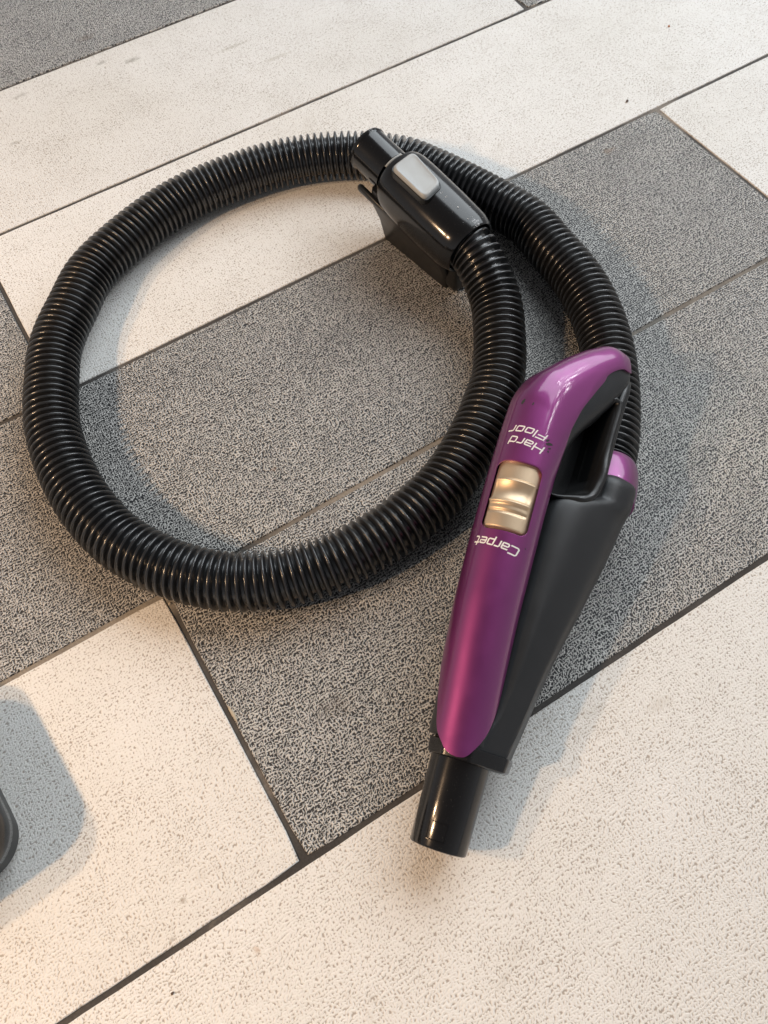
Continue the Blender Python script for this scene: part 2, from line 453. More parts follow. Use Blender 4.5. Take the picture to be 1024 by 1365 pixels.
# hose centre line, in metres
HOSE = HOSE_POINTS = [
    KX @ Vector((122, 0, -1)), KX @ Vector((134, 0, -2)),
    Vector((0.3247, -0.5290, 0.0280)),
    Vector((0.3078, -0.5593, 0.0230)),
    Vector((0.2887, -0.5854, 0.0205)),
    Vector((0.2689, -0.6027, 0.0205)),
    Vector((0.2398, -0.6235, 0.0205)),
    Vector((0.2032, -0.6425, 0.0205)),
    Vector((0.1705, -0.6508, 0.0205)),
    Vector((0.1412, -0.6535, 0.0205)),
    Vector((0.1111, -0.6527, 0.0205)),
    Vector((0.0883, -0.6483, 0.0205)),
    Vector((0.0657, -0.6408, 0.0205)),
    Vector((0.0391, -0.6250, 0.0205)),
    Vector((0.0177, -0.6036, 0.0205)),
    Vector((0.0049, -0.5856, 0.0205)),
    Vector((-0.0101, -0.5559, 0.0205)),
    Vector((-0.0186, -0.5149, 0.0205)),
    Vector((-0.0189, -0.4772, 0.0205)),
    Vector((-0.0137, -0.4418, 0.0205)),
    Vector((-0.0003, -0.4045, 0.0205)),
    Vector((0.0169, -0.3703, 0.0205)),
    Vector((0.0424, -0.3409, 0.0205)),
    Vector((0.0684, -0.3152, 0.0205)),
    Vector((0.1153, -0.2929, 0.0205)),
    Vector((0.1585, -0.2807, 0.0205)),
    Vector((0.1911, -0.2780, 0.0205)),
    Vector((0.2372, -0.2816, 0.0205)),
    Vector((0.2745, -0.2906, 0.0205)),
    Vector((0.3171, -0.3116, 0.0205)),
    Vector((0.3545, -0.3447, 0.0205)),
    Vector((0.3685, -0.3721, 0.0205)),
    Vector((0.3801, -0.4008, 0.0205)),
    Vector((0.3918, -0.4357, 0.0205)),
    Vector((0.4011, -0.4702, 0.0205)),
    Vector((0.3989, -0.5061, 0.0205)),
    Vector((0.3957, -0.5436, 0.0205)),
    Vector((0.3864, -0.5768, 0.0205)),
    Vector((0.3716, -0.6088, 0.0205)),
    Vector((0.3521, -0.6389, 0.0205)),
    Vector((0.3342, -0.6616, 0.0205)),
    Vector((0.3161, -0.6810, 0.0215)),
    HX @ Vector((262, -60, -13)), HX @ Vector((250, -58.5, -8)), HX @ Vector((238, -56.5, -4)),
]
PITCH = 0.0057
def build_hose():
    pts = resample(catmull(HOSE, 40), PITCH / 14)
    n = 40
    T = []
    for i in range(len(pts)):
        a = pts[max(0, i-6)]; b = pts[min(len(pts)-1, i+6)]
        T.append((b - a).normalized())
    rings = []
    rnd = random.Random(3)
    for i, p in enumerate(pts):
        side = T[i].cross(Vector((0, 0, 1))).normalized(); up = side.cross(T[i])
        ph0 = i / 14.0 + 0.25*math.sin(i*0.0031) + 0.12*math.sin(i*0.011+1)
        ring = []
        for j in range(n):
            a = 2*math.pi*j/n
            ph = (ph0 + j/n) % 1.0
            x = abs(ph - 0.5) / 0.27
            g = math.sqrt(max(0, 1 - x**2.8)) if x < 1 else 0
            r = 0.0152 + 0.0048 * g + 0.00025*math.sin(i*0.0043)*math.cos(2*a+i*0.002)
            ring.append(p + (side*math.cos(a) + up*math.sin(a)) * r)
        rings.append(ring)
    mb = MB(); mb.add(*loft(rings, cap=True))
    return mb.build("ribbed_hose", M_HOSE, hose_thing)
hose = build_hose()

# ---- handle body -------------------------------------------------
def super_ring(c, ax1, ax2, e, n=56, a0=0.0):
    out = []
    for j in range(n):
        t = 2*math.pi*j/n + a0
        ct, st = math.cos(t), math.sin(t)
        x = math.copysign(abs(ct)**(2/e), ct); y = math.copysign(abs(st)**(2/e), st)
        out.append(Vector(c) + Vector(ax1)*x + Vector(ax2)*y)
    return out

b_top = pchip([52, 70, 100, 150, 200, 212, 218, 222, 226, 240, 248], [18, 8, 2, -2, -5, -8, -16, -28, -35.5, -37.5, -46])
b_bot = pchip([52, 58, 74, 111, 163, 200, 226, 240, 248], [-28.5, -29.5, -33, -40.5, -55, -65, -70, -71, -68])
b_w = pchip([52, 80, 120, 200, 236, 241, 244], [19.6, 19.6, 20.3, 21.5, 21.3, 20.3, 17.5])
def body_rings(ss, n=88):
    out = []
    for s_ in ss:
        t, b, w = b_top(s_), b_bot(s_), b_w(s_)
        A, B = (t-b)/2, w
        k = min(1.0, max(0.0, (s_-60)/120.0)); k = k*k*(3-2*k)
        ring = []
        for j in range(n):
            a = 2*math.pi*j/n; x, y = math.cos(a), math.sin(a)
            e = 2.7
            rs = (abs(x/A)**e + abs(y/B)**e)**(-1/e)
            ro = min(A/max(abs(x), 1e-6), B/max(abs(y), 1e-6), (A+B-12)/(abs(x)+abs(y)))
            r = ro*(1-k) + rs*k
            ring.append(Vector((s_, (t+b)/2 + r*x, -1 + r*y)))
        out.append(ring)
    return out
mb = MB()
ss = [52, 54] + list(np.linspace(57, 208, 34)) + list(np.linspace(210, 232, 18)) + [236, 239, 241, 242.5, 243.5, 244]
mb.add(*loft(body_rings(ss)))
handle = mb.build("handle", M_MATTE, hose_thing, HX, sharp=24)

# ---- wand tube, ring ----------------------------------------------
def lathe(mb, prof, n=64, axis='s', c=(0, 0), cap=False):
    rings = []
    for s, r in prof:
        rings.append([(s, c[0] + r*math.cos(2*math.pi*j/n), c[1] + r*math.sin(2*math.pi*j/n)) for j in range(n)])
    vs, fs = loft(rings, cap=cap)
    mb.add(vs, fs)

mb = MB()
lathe(mb, [(15, 14.0), (-4, 14.0), (-5, 14.4), (-5.6, 15.3), (-5.3, 16.1), (-4.2, 16.5), (20, 16.9), (48, 17.6)], c=(.7, -.5))
tube = mb.build("wand_tube", M_GLOSS, handle, HX, sharp=40)
mb = MB()
lathe(mb, [(14, 14.7), (14, 0.01)], cap=False)
mb.build("tube_stop", M_SATIN, handle, HX)

# moulded outline of the tube latch
mb = MB()
def D(a): return math.radians(a)
for s0, s1, a0, a1 in ((-1.0, -.65, 28, 66), (8.6, 8.95, 28, 66), (-1.0, 8.9, 28, 29.2), (-1.0, 8.9, 65, 66.2)):
    rings = [[(s0 + (s1-s0)*i/2, (.7 + (16.72+q)*math.cos(D(a0+(a1-a0)*j/8))), -.5 + (16.72+q)*math.sin(D(a0+(a1-a0)*j/8))) for j in range(9)] for i, q in ((0, .0), (0, .32), (2, .32), (2, .0))]
    mb.add(*loft(rings, cap=False, closed=False))
o_ = mb.build("latch_outline", M_GLOSS, handle, HX, sharp=40); o_['kind'] = 'stuff'
def oct_ring(s, t, b, w, ch=11.5):
    h0, h1 = b, t
    pts = [(h1, -w+ch), (h1, w-ch), (h1-ch, w), (h0+ch, w), (h0, w-ch), (h0, -w+ch), (h0+ch, -w), (h1-ch, -w)]
    # round each corner a little by subdividing
    out = []
    m = len(pts)
    for i in range(m):
        p = Vector(pts[i]); a = Vector(pts[i-1]); q = Vector(pts[(i+1) % m])
        d1 = (a-p).normalized()*2.0; d2 = (q-p).normalized()*2.0
        for t_ in (0, .33, .66, 1):
            r = (p+d1)*(1-t_)**2 + p*2*t_*(1-t_) + (p+d2)*t_*t_
            out.append((s, r.x, r.y))
    return out
mb = MB()
prof = [(43.0, -4), (43.4, -0.8), (44.2, 0.2), (51.0, 0.9), (52.0, 0.6), (52.4, -0.6), (53, -3)]
mb.add(*loft([oct_ring(s, 19.6+g, -27.8-g, 19.3+g) for s, g in prof]))
mb.build("tube_ring", M_GLOSS, handle, HX, sharp=30)

# tube details: moulded rectangle latch mark and scratches
def tube_patch(mb, s0, s1, a0, a1, r=17.75, th=0.25, n=8):
    rings = []
    for i in range(3):
        s = s0 + (s1-s0)*i/2
        rings.append([(s, (r+th)*math.cos(a0+(a1-a0)*j/n), (r+th)*math.sin(a0+(a1-a0)*j/n)) for j in range(n+1)])
    mb.add(*loft(rings, cap=False, closed=False))

# ---- grip ------------------------------------------------------------
GK = [40, 46, 56, 75, 112, 140, 188, 213, 240, 262, 277, 290, 303, 316, 326, 331]
G = [  # (O_s, O_h, U_s, U_h, half width, cover edge angle deg)
    (40, 23.0, 41, -12, 20.5, 4), (46, 23.8, 47, -12.5, 20.4, 4), (56, 24.4, 56, -14, 20.0, 66), (75, 25.6, 75, -12, 19.4, 122), (112, 29, 112, -10, 19.2, 130),
    (140, 31, 140, -9, 19.6, 131), (188, 32, 188, -9, 19.8, 131), (213, 32, 213, -9.5, 19.8, 129), (242, 31.5, 238, -11, 19.8, 120),
    (266, 30.5, 251, -13.5, 19.9, 110), (284, 24.5, 262, -19, 20.0, 101), (299.5, 13, 271, -25, 20.0, 95), (313, 0.5, 281, -31.5, 19.8, 91),
    (324, -12, 291, -38, 19.2, 89), (331.5, -25, 299, -43, 18, 90), (332, -36, 306, -45, 15, 92)]
GF = [pchip(GK, [g[i] for g in G]) for i in range(6)]
def grip_frame(k):
    Os, Oh, Us, Uh, a, ph = [f(k) for f in GF]
    O = Vector((Os, Oh, 0)); U = Vector((Us, Uh, 0))
    return (O+U)/2, (O-U)/2, a, math.radians(ph)
GE = 2.15
def grip_point(k, phi, off=0.0):
    C, A, a, _ = grip_frame(k)
    f = (A.length + off)/A.length
    ct, st = math.cos(phi), math.sin(phi)
    e = GE
    if ct >= 0: e = GE + 0.9*min(1.0, max(0.0, (k-262)/22.0))
    if ct < 0: e = GE + 1.3*min(1.0, max(0.0, (k-222)/50.0))
    x = math.copysign(abs(ct)**(2/e), ct); y = math.copysign(abs(st)**(2/e), st)
    return C + A*x*f + Vector((0, 0, a+off))*y
# dark under-grip
ks = list(np.linspace(54, 331, 100))
rings = []
for k in ks:
    dp = -1.0 - 1.6*max(0.0, min(1.0, (k-168)/8.0, (232-k)/8.0))
    rings.append([grip_point(k, 2*math.pi*j/64, dp) for j in range(64)])
Cl, Al, al, _ = grip_frame(331)
for q, sh in ((1.6, .8), (2.6, .45), (3.0, .12)):
    rings.append([Cl + (grip_point(331, 2*math.pi*j/64, -1.0) - Cl)*sh + Vector((q, -q*1.2, 0)) for j in range(64)])
mb = MB(); mb.add(*loft(rings))
undergrip = mb.build("under_grip", M_MATTE, handle, HX, sharp=60)

# purple cover shell
kc = list(np.linspace(44.6, 46, 9)) + list(np.linspace(46.3, 49, 7)) + list(np.linspace(49.6, 80, 27)) + list(np.linspace(82, 331, 125))
NC = 64
phL = pchip([44.6, 45.1, 46.5, 50, 57, 71, 95, 130, 180, 240, 331], [57, 47, 37, 26, 9, -3.5, -24, -50, -88, -115, -128])
phR = pchip([44.6, 45.1, 46.5, 50, 57, 66, 76, 100, 140, 213], [59, 68, 75, 83, 94, 107, 118, 127, 131, 129])
def cover_grid(off):
    rows_ = []
    for k in kc:
        a = math.radians(phL(k)); b = math.radians(phR(k)) if k < 213 else grip_frame(k)[3]
        rows_.append([grip_point(k, a + (b-a)*j/NC, off) for j in range(NC+1)])
    return rows_
def shell(outer, inner):
    n = len(outer[0]); m = len(outer)
    vs = [p for r in outer for p in r] + [p for r in inner for p in r]
    B = n*m; fs = []
    for i in range(m-1):
        for j in range(n-1):
            fs.append((i*n+j, i*n+j+1, (i+1)*n+j+1, (i+1)*n+j))
            fs.append((B+i*n+j, B+(i+1)*n+j, B+(i+1)*n+j+1, B+i*n+j+1))
    for i in range(m-1):
        for j in (0, n-1):
            fs.append((i*n+j, (i+1)*n+j, B+(i+1)*n+j, B+i*n+j))
    for j in range(n-1):
        for i in (0, m-1):
            fs.append((i*n+j, i*n+j+1, B+i*n+j+1, B+i*n+j))
    return vs, fs
outer = cover_grid(0.35); inner = cover_grid(-1.6)
# close the rear tip smoothly
mb = MB(); mb.add(*shell(outer, inner))

# switch opening position on the cover
SW0, SW1 = 176.8, 222.0          # along s
def cut_open():
    # rounded prism cutter along the local outward normal at phi SWP
    mbc = MB()
    c = grip_point((SW0+SW1)/2, SWP)
    nrm = Vector((0, math.cos(SWP), math.sin(SWP)))
    tan = Vector((0, -math.sin(SWP), math.cos(SWP)))
    hs, ht, rr = (SW1-SW0)/2, SWH, 5.0
    pts = []
    for cx, cy, a0 in ((hs-rr, ht-rr, 0), (-hs+rr, ht-rr, 90), (-hs+rr, -ht+rr, 180), (hs-rr, -ht+rr, 270)):
        for q in range(9):
            a = math.radians(a0 + q*90/8); pts.append((cx+rr*math.cos(a), cy+rr*math.sin(a)))
    rings = []
    for z in (-12, 12):
        rings.append([c + Vector((x, 0, 0)) + tan*y + nrm*z for x, y in pts])
    mbc.add(*loft(rings))
    return mbc
SWP = math.radians(53)
SWH = 14.0
cover = mb.build("grip_cover", M_PURPLE, handle, HX)
cutter = cut_open().build("cutter", M_PURPLE, handle, HX)
bo = cover.modifiers.new("cut", 'BOOLEAN'); bo.operation = 'DIFFERENCE'; bo.object = cutter; bo.solver = 'EXACT'
bv = cover.modifiers.new("edge", 'BEVEL'); bv.width = 0.0004; bv.segments = 2; bv.limit_method = 'ANGLE'; bv.angle_limit = math.radians(50)
bpy.context.view_layer.update()
dg = bpy.context.evaluated_depsgraph_get()
nm = bpy.data.meshes.new_from_object(cover.evaluated_get(dg))
cover.modifiers.clear()
cover.data = nm; nm.name = "grip_cover"
for p in nm.polygons: p.use_smooth = True
nm.set_sharp_from_angle(angle=math.radians(35))
bpy.data.objects.remove(cutter)

# ---- slide switch (champagne) -----------------------------------------
def surf_patch(s0, s1, p0, p1, hf, ns=60, npz=40, rc=4.5, half=None):
    """patch of the grip surface, rounded-rectangle mapped, height function hf(u,v)"""
    rows_ = []
    for i in range(ns+1):
        u = i/ns; s = s0 + (s1-s0)*u
        d = min(s-s0, s1-s)
        ins = 0.0
        if d < rc: ins = rc - math.sqrt(max(0, rc*rc-(rc-d)**2))
        R_ = 20.0
        da = ins/R_
        row = []
        for j in range(npz+1):
            v = j/npz
            ph = (p0+da) + (p1-p0-2*da)*v
            row.append(grip_point(s, ph, hf(u, v)))
        rows_.append(row)
    return rows_
WA = math.radians(43.5)
track = surf_patch(SW0-1.5, SW1+1.5, SWP-WA-0.05, SWP+WA+0.05, lambda u, v: -1.5, ns=30, npz=24, rc=5)
mb = MB(); mb.add(*loft(track, cap=False, closed=False))
mb.build("switch_track", M_CHAMP, handle, HX)
def sstep(a, b, x):
    t = min(max((x-a)/(b-a), 0), 1); return t*t*(3-2*t)
def slide_h(u, v):
    # u: 0 carpet end .. 1 hard-floor end ; v: 0 left side .. 1 right side
    edge = min(sstep(0, .07, v), sstep(0, .12, 1-v), sstep(0, .05, u), sstep(0, .09, 1-u))
    h = -1.3 + 2.3*edge
    # concave finger dish between two ridges
    du = (u-0.74)/0.20
    if abs(du) < 1: h -= 1.7*(1-du*du)**1.2*sstep(0.03, .16, 1-v)*sstep(0, .1, v)
    h += 1.3*math.exp(-((u-0.52)/0.035)**2)*sstep(0.02, .16, 1-v)
    h += 0.9*math.exp(-((u-0.955)/0.03)**2)
    h -= 0.9*math.exp(-((u-0.34)/0.028)**2)*sstep(0.05, .2, 1-v)
    return h
sl = surf_patch(SW0+0.5, SW0+34.5, SWP-WA+0.02, SWP+WA-0.02, slide_h, ns=90, npz=50, rc=4.2)
slb = surf_patch(SW0+0.5, SW0+34.5, SWP-WA+0.02, SWP+WA-0.02, lambda u, v: -3.2, ns=90, npz=50, rc=4.2)
mb = MB(); mb.add(*shell(sl, slb))
mb.build("slide_switch", M_CHAMP, handle, HX, sharp=55)

# ---- lettering ---------------------------------------------------------
# strokes in a box 0..w by 0..1 (x right, y up)
GL = {
 'H': (.78, [[(0,0),(0,1)], [(.78,0),(.78,1)], [(0,.5),(.78,.5)]]),
 'F': (.66, [[(0,0),(0,1),(.66,1)], [(0,.5),(.58,.5)]]),
 'C': (.78, [[(.78,1),(.12,1),(0,.88),(0,.12),(.12,0),(.78,0)]]),
 'a': (.62, [[(.05,.72),(.55,.72),(.62,.64),(.62,0),(.08,0),(0,.08),(0,.30),(.08,.38),(.62,.38)]]),
 'r': (.42, [[(0,0),(0,.64),(.08,.72),(.42,.72)]]),
 'd': (.62, [[(.62,1),(.62,0),(.08,0),(0,.08),(0,.64),(.08,.72),(.62,.72)]]),
 'l': (.0, [[(0,0),(0,1)]]),
 'o': (.62, [[(.08,0),(.54,0),(.62,.08),(.62,.64),(.54,.72),(.08,.72),(0,.64),(0,.08),(.08,0)]]),
 'p': (.62, [[(0,-.28),(0,.72),(.54,.72),(.62,.64),(.62,.08),(.54,0),(0,0)]]),
 'e': (.62, [[(.6,0),(.08,0),(0,.08),(0,.64),(.08,.72),(.54,.72),(.62,.64),(.62,.36),(0,.36)]]),
 't': (.42, [[(.08,1),(.08,.1),(.16,0),(.42,0)], [(-.06,.72),(.4,.72)]]),
}
def word(mb, text, s_base, phi_start, size, xs, shear=0.22, th=0.185, sgap=0.26, ds=0.0):
    """text runs across the grip from +w to -w, its top towards the wand tube (-s)"""
    x0 = 0.0
    R_ = 19.9
    def P(x, y):
        xx = (x + shear*y)*xs; yy = y*size
        return grip_point(s_base - yy + ds*xx, phi_start - xx/R_, 0.42)
    for ch in text:
        w, strokes = GL[ch]
        for st in strokes:
            # densify
            pts = []
            for a, b in zip(st[:-1], st[1:]):
                L = math.hypot(b[0]-a[0], b[1]-a[1]); k = max(1, int(L/0.15))
                for q in range(k): pts.append((a[0]+(b[0]-a[0])*q/k, a[1]+(b[1]-a[1])*q/k))
            pts.append(st[-1])
            L_, R2 = [], []
            for i, p in enumerate(pts):
                a = pts[max(0, i-1)]; b = pts[min(len(pts)-1, i+1)]
                tx, ty = b[0]-a[0], b[1]-a[1]; l = math.hypot(tx, ty) or 1; tx /= l; ty /= l
                e = 0
                if i == 0: e = -th*0.5
                if i == len(pts)-1: e = th*0.5
                q = (p[0]+tx*e, p[1]+ty*e)
                tw = th*size/xs
                L_.append(P(x0+q[0]-ty*tw/2, q[1]+tx*th/2)); R2.append(P(x0+q[0]+ty*tw/2, q[1]-tx*th/2))
            mb.add(*loft([L_, R2], cap=False, closed=False))
        x0 += w + sgap
    return x0*xs
for txt, sb, ph, size, xs, ds in (("Hard", 235.0, 83, 4.6, 6.6, .09), ("Floor", 244.0, 82, 4.6, 6.9, -.01), ("Carpet", 169.0, 88.5, 5.0, 5.9, .08)):
    mb = MB(); word(mb, txt, sb, math.radians(ph), size, xs, ds=ds)
    mb.build("lettering", M_PRINT, handle, HX)

# scuffs in the paint
mb = MB()
rs_ = random.Random(8)
def blot(k, phi, rx, ry, ang=0, n=14):
    c = []
    for j in range(n):
        a = 2*math.pi*j/n; r = rs_.uniform(.7, 1.15)
        x = rx*math.cos(a)*r; y = ry*math.sin(a)*r
        xr = x*math.cos(ang)-y*math.sin(ang); yr = x*math.sin(ang)+y*math.cos(ang)
        c.append(grip_point(k+xr, phi+yr/19.9, 0.47))
    b = len(mb.v); mb.v += [tuple(p) for p in c]; mb.f.append(tuple(range(b, b+n))); mb.sm.append(True)
def scuff(blots):
    global mb
    mb = MB()
    for b in blots: blot(*b)
    mb.build("paint_scuff", M_SCUFF, handle, HX)
scuff([(260, math.radians(22), 2.0, 1.1, 0.3)])
scuff([(260, math.radians(42), 1.3, .5, .3)])
for dx, dy, a, b_, g in ((0, 0, 2.2, .9, .9), (2.0, -.9, 1.6, .7, .5), (-2.6, .9, 1.0, .45, .6), (-5, .8, .7, .4, 0)):
    scuff([(239+dx, math.radians(88)+dy/19.9, a, b_, g)])
scuff([(170.8, math.radians(98), .5, .45)])

# ---- rear bar of the grip loop and glossy liner -------------------------
bar = []
for s, h, hh, w0, w1 in ((212, -34, 5, -8, 14), (222, -37, 5.2, -7, 16), (240, -37.3, 5.4, -6, 16.6), (265, -37.8, 5.0, -5, 16.6), (290, -39, 4.6, -5, 16.8), (303, -40.5, 4.2, -7, 16.6), (311, -42, 3.2, -8, 14.5), (315, -42.5, 1.5, -5, 11)):
    bar.append(super_ring((s, h, (w0+w1)/2), (0, hh, 0), (0, 0, (w1-w0)/2), 3.6, n=40))
mb = MB(); mb.add(*loft(bar))
mb.build("grip_bar", M_SATIN, handle, HX, sharp=50)

# hole outline at the upper side; liner is a tube through the loop
HOLE = [(216, -3.5), (232, -4.5), (246, -8), (256, -12.5), (266, -20), (275, -26), (284, -31), (291, -34.2), (286, -34.6), (270, -33.8), (250, -33.0), (238, -32.4), (231, -31.0), (223.5, -28), (218.5, -18)]
def closed_smooth(pts, n=6):
    P = pts[-2:] + pts + pts[:3]
    out = catmull([(p[0], p[1], 0) for p in P], n)
    return out[2*n:(2+len(pts))*n]
hl = closed_smooth(HOLE)
cen = Vector((245, -23, 0))
def circ_smooth(a, k, it):
    a = np.array(a, float)
    for _ in range(it): a = (np.roll(a, 1) + a*2 + np.roll(a, -1))/4
    return a
wide_ = []
for p in hl:
    if p.x > 262: wd_ = 1.0 if p.y < -33.4 else 0.05
    else: wd_ = 0.05 if p.y > -12 else 1.0
    wide_.append(wd_)
wide_ = circ_smooth(wide_, 1, 14)
wl_ = circ_smooth([10.5 + (9.6 if (p.y < -16 and p.x < 250) or (p.x < 222 and p.y < -13) else (7.0 if p.y < -32.3 else 0.0)) for p in hl], 1, 10)
nn_ = []
for i, p in enumerate(hl):
    m = len(hl); t = (hl[(i+2) % m] - hl[i-2]).normalized(); nn = Vector((-t.y, t.x, 0))
    if (p - cen).dot(nn) < 0: nn = -nn
    nn_.append(nn)
def liner_ring(d, wf, w=None):
    return [Vector((p.x, p.y, w if w is not None else wl_[i] + wf)) + nn_[i]*d*wide_[i] for i, p in enumerate(hl)]
mb = MB()
rr_ = [liner_ring(0, 0, -10)] + [liner_ring(0, 0, w) for w in (-4, 4, 9)] + [liner_ring(d, wf) for d, wf in ((0.1, -4.5), (0.45, -2.6), (1.1, -1.1), (2.0, -.3), (3.2, 0), (4.6, 0), (5.4, -.4), (5.7, -1.4), (5.7, -4))]
mb.add(*loft(rr_, cap=False))
mb.add([p for p in liner_ring(0, 0, -10)], [tuple(range(len(hl)))])
mb.build("loop_liner", M_SATIN, handle, HX, sharp=60)

# ---- hose collar (purple) ------------------------------------------------
hp = resample(catmull([HX @ Vector((226, -55, 0)), HX @ Vector((238, -56.5, -4)), HX @ Vector((250, -58.5, -8)), HX @ Vector((262, -60, -13)), HX @ Vector((275, -61, -17))], 12), 0.001)
def along(tab, d0, d1, prof):
    pass
rings = []
prof = [(2, 17), (3, 20.6), (10, 21.6), (20, 22.0), (28, 21.8), (32, 21.4), (33.2, 20.9), (33.5, 19.6), (29, 19.2)]
for d, r in prof:
    i = min(int(d), len(hp)-2); p = hp[i]; t = (hp[min(i+2, len(hp)-1)] - hp[max(0, i-2)]).normalized()
    side = t.cross(Vector((0, 0, 1))).normalized(); up = side.cross(t)
    rings.append([p + (side*math.cos(2*math.pi*j/56) + up*math.sin(2*math.pi*j/56))*r*.001 for j in range(56)])
mb = MB(); mb.add(*loft(rings, cap=False)); mb.build("hose_collar", M_PURPLE, handle, None, sharp=50)

# ------------------------------------------------------------------ machine-end connector
mb = MB()
def k_ring(a, r_n, r_u, cu=0.0, e=2.0, n=64, cn=0.0):
    return super_ring((a, cn, cu), (0, r_n, 0), (0, 0, r_u), e, n)
# body shell: glossy barrel
bod = [(39, 17, 17, 0), (39, 21.4, 21.4, 0), (40, 22.8, 22.8, 0), (42.5, 24.3, 23.8, 0), (48, 25.4, 24.8, 0), (62, 26, 25.4, -.5), (95, 26.2, 25.4, -1), (116, 25.6, 24.6, -1), (121, 25.0, 24.0, -1), (127, 23.2, 22.4, -1), (128.2, 22.2, 21.6, -1), (127.5, 20.8, 20.6, -1), (120, 20.4, 20.4, -1)]
mb.add(*loft([k_ring(a, rn, ru, cu, 2.25) for a, rn, ru, cu in bod]))
connector = mb.build("connector", M_GLOSS, hose_thing, KX, sharp=28)
mb = MB()
lathe(mb, [(24, 14.8), (1, 14.8), (-0.3, 15.6), (-0.6, 17.0), (0.0, 18.0), (1.8, 18.3), (2.6, 17.6), (4, 17.4), (34, 17.8)])
mb.build("connector_tube", M_GLOSS, connector, KX, sharp=40)
mb = MB(); lathe(mb, [(23, 15), (23, 0.01)]); mb.build("tube_stop", M_SATIN, connector, KX)

# contact housing below the barrel, standing on the floor
def fin_ring(z, a0, a1, wn, r=4.0, cn=0.0):
    pts = []
    for cx, cy, q0 in ((a1-r, wn-r, 0), (a0+r, wn-r, 90), (a0+r, -wn+r, 180), (a1-r, -wn+r, 270)):
        for q in range(7):
            t = math.radians(q0+q*15); pts.append((cx+r*math.cos(t), cy+cn+r*math.sin(t), z))
    return pts
mb = MB()
secs = [(-6, 30, 122, 21), (-16, 30, 122, 21.5), (-19, 31, 122, 21.5), (-34, 36, 122, 16), (-52, 44, 124, 14.5), (-53.5, 47, 122, 12.5)]
def floor_u(a): return 0
rings = []
for z, a0, a1, wn in secs:
    ring = fin_ring(z, a0, a1, wn)
    # keep the lower edge parallel to the floor although the barrel slopes
    out = []
    for (x, y, zz) in ring:
        k = max(0.0, (-zz-16)/37.5)
        zc = zz + k*((x-40)*0.141 - 8.0)
        out.append((x, y, zc))
    rings.append(out)
mb.add(*loft(rings))
mb.build("contact_housing", M_SATIN, connector, KX, sharp=32)
# rear foot
mb = MB()
rings = []
for z, a0, a1, wn in ((-20, 112, 128, 13), (-30, 114, 131, 14), (-36, 115, 133, 14.5), (-41, 116, 133, 13.5), (-42.5, 118, 131, 11.5)):
    rings.append(fin_ring(z, a0, a1, wn, 3.5))
mb.add(*loft(rings)); mb.build("rear_foot", M_SATIN, connector, KX, sharp=35)
# side latch nub
mb = MB()
rings = [super_ring((a, 22.0, -14), (0, 2.6*k, 0), (0, 0, 3.4*k), 2.4, 20) for a, k in ((17, .3), (17.8, .8), (20, 1), (30, 1), (40, .9), (52, .3))]
mb.add(*loft(rings)); mb.build("side_latch", M_SATIN, connector, KX, sharp=50)
# side ledge line
# top deck with the release button
mb = MB()
def quad_round(pts, r=3.0, n=6):
    out = []
    m = len(pts)
    for i in range(m):
        p = Vector(pts[i]); a = Vector(pts[i-1]); q = Vector(pts[(i+1) % m])
        d1 = (a-p).normalized()*r; d2 = (q-p).normalized()*r
        for k in range(n+1):
            t = k/n; out.append((p+d1)*(1-t)**2 + p*2*t*(1-t) + (p+d2)*t*t)
    return out
BT = [(48.5, 16), (46.5, -7.5), (83.5, -4.5), (87, 15.5)]
outl = quad_round(BT, 5.5)
cb_ = Vector((66, 5))
rings = []
for z, k in ((17, 1.03), (25.2, 1.03), (27.4, 1.0), (28.3, .955), (28.5, .90), (28.2, .84), (27.9, .7), (27.7, .4), (27.6, .05)):
    rings.append([((cb_ + (p-cb_)*k).x, (cb_ + (p-cb_)*k).y, z + 0.02*(66-(cb_ + (p-cb_)*k).x) ) for p in outl])
mb2 = MB()
mb2.add(*loft([[((cb_ + (p-cb_)*k).x, (cb_ + (p-cb_)*k).y, z) for p in outl] for k, z in ((1.10, 16), (1.10, 24.6), (1.085, 25.3), (1.05, 25.3), (1.04, 24.6), (1.04, 18))]))
mb2.build("button_surround", M_SATIN, connector, KX, sharp=40)
mb.add(*loft(rings)); mb.build("release_button", M_SILVER, connector, KX, sharp=60)
# dust and nicks on the black barrel
rf = random.Random(21)
mb2 = MB()
for i in range(26):
    a_ = rf.uniform(88, 124); t_ = math.radians(rf.gauss(97, 13)); sz = rf.uniform(.12, .40) if i % 5 else rf.uniform(.5, .8)
    c_ = Vector((a_, 26.12*math.cos(t_), -1 + 25.35*math.sin(t_))); 
    if a_ > 116: c_ = Vector((a_, 25.3*math.cos(t_), -1 + 24.3*math.sin(t_)))
    nn2 = Vector((0, math.cos(t_), math.sin(t_))); u1 = Vector((1, 0, 0)); u2 = nn2.cross(u1)
    pts_ = [c_ + nn2*.25 + u1*math.cos(q)*sz*rf.uniform(.5, 1.1) + u2*math.sin(q)*sz*.5*rf.uniform(.5, 1.1) for q in [k*math.pi/4 for k in range(8)]]
    b_ = len(mb2.v); mb2.v += [tuple(p) for p in pts_]; mb2.f.append(tuple(range(b_, b_+8))); mb2.sm.append(True)
fl = mb2.build("dust_flecks", M_PRINT, connector, KX); fl['kind'] = 'stuff'
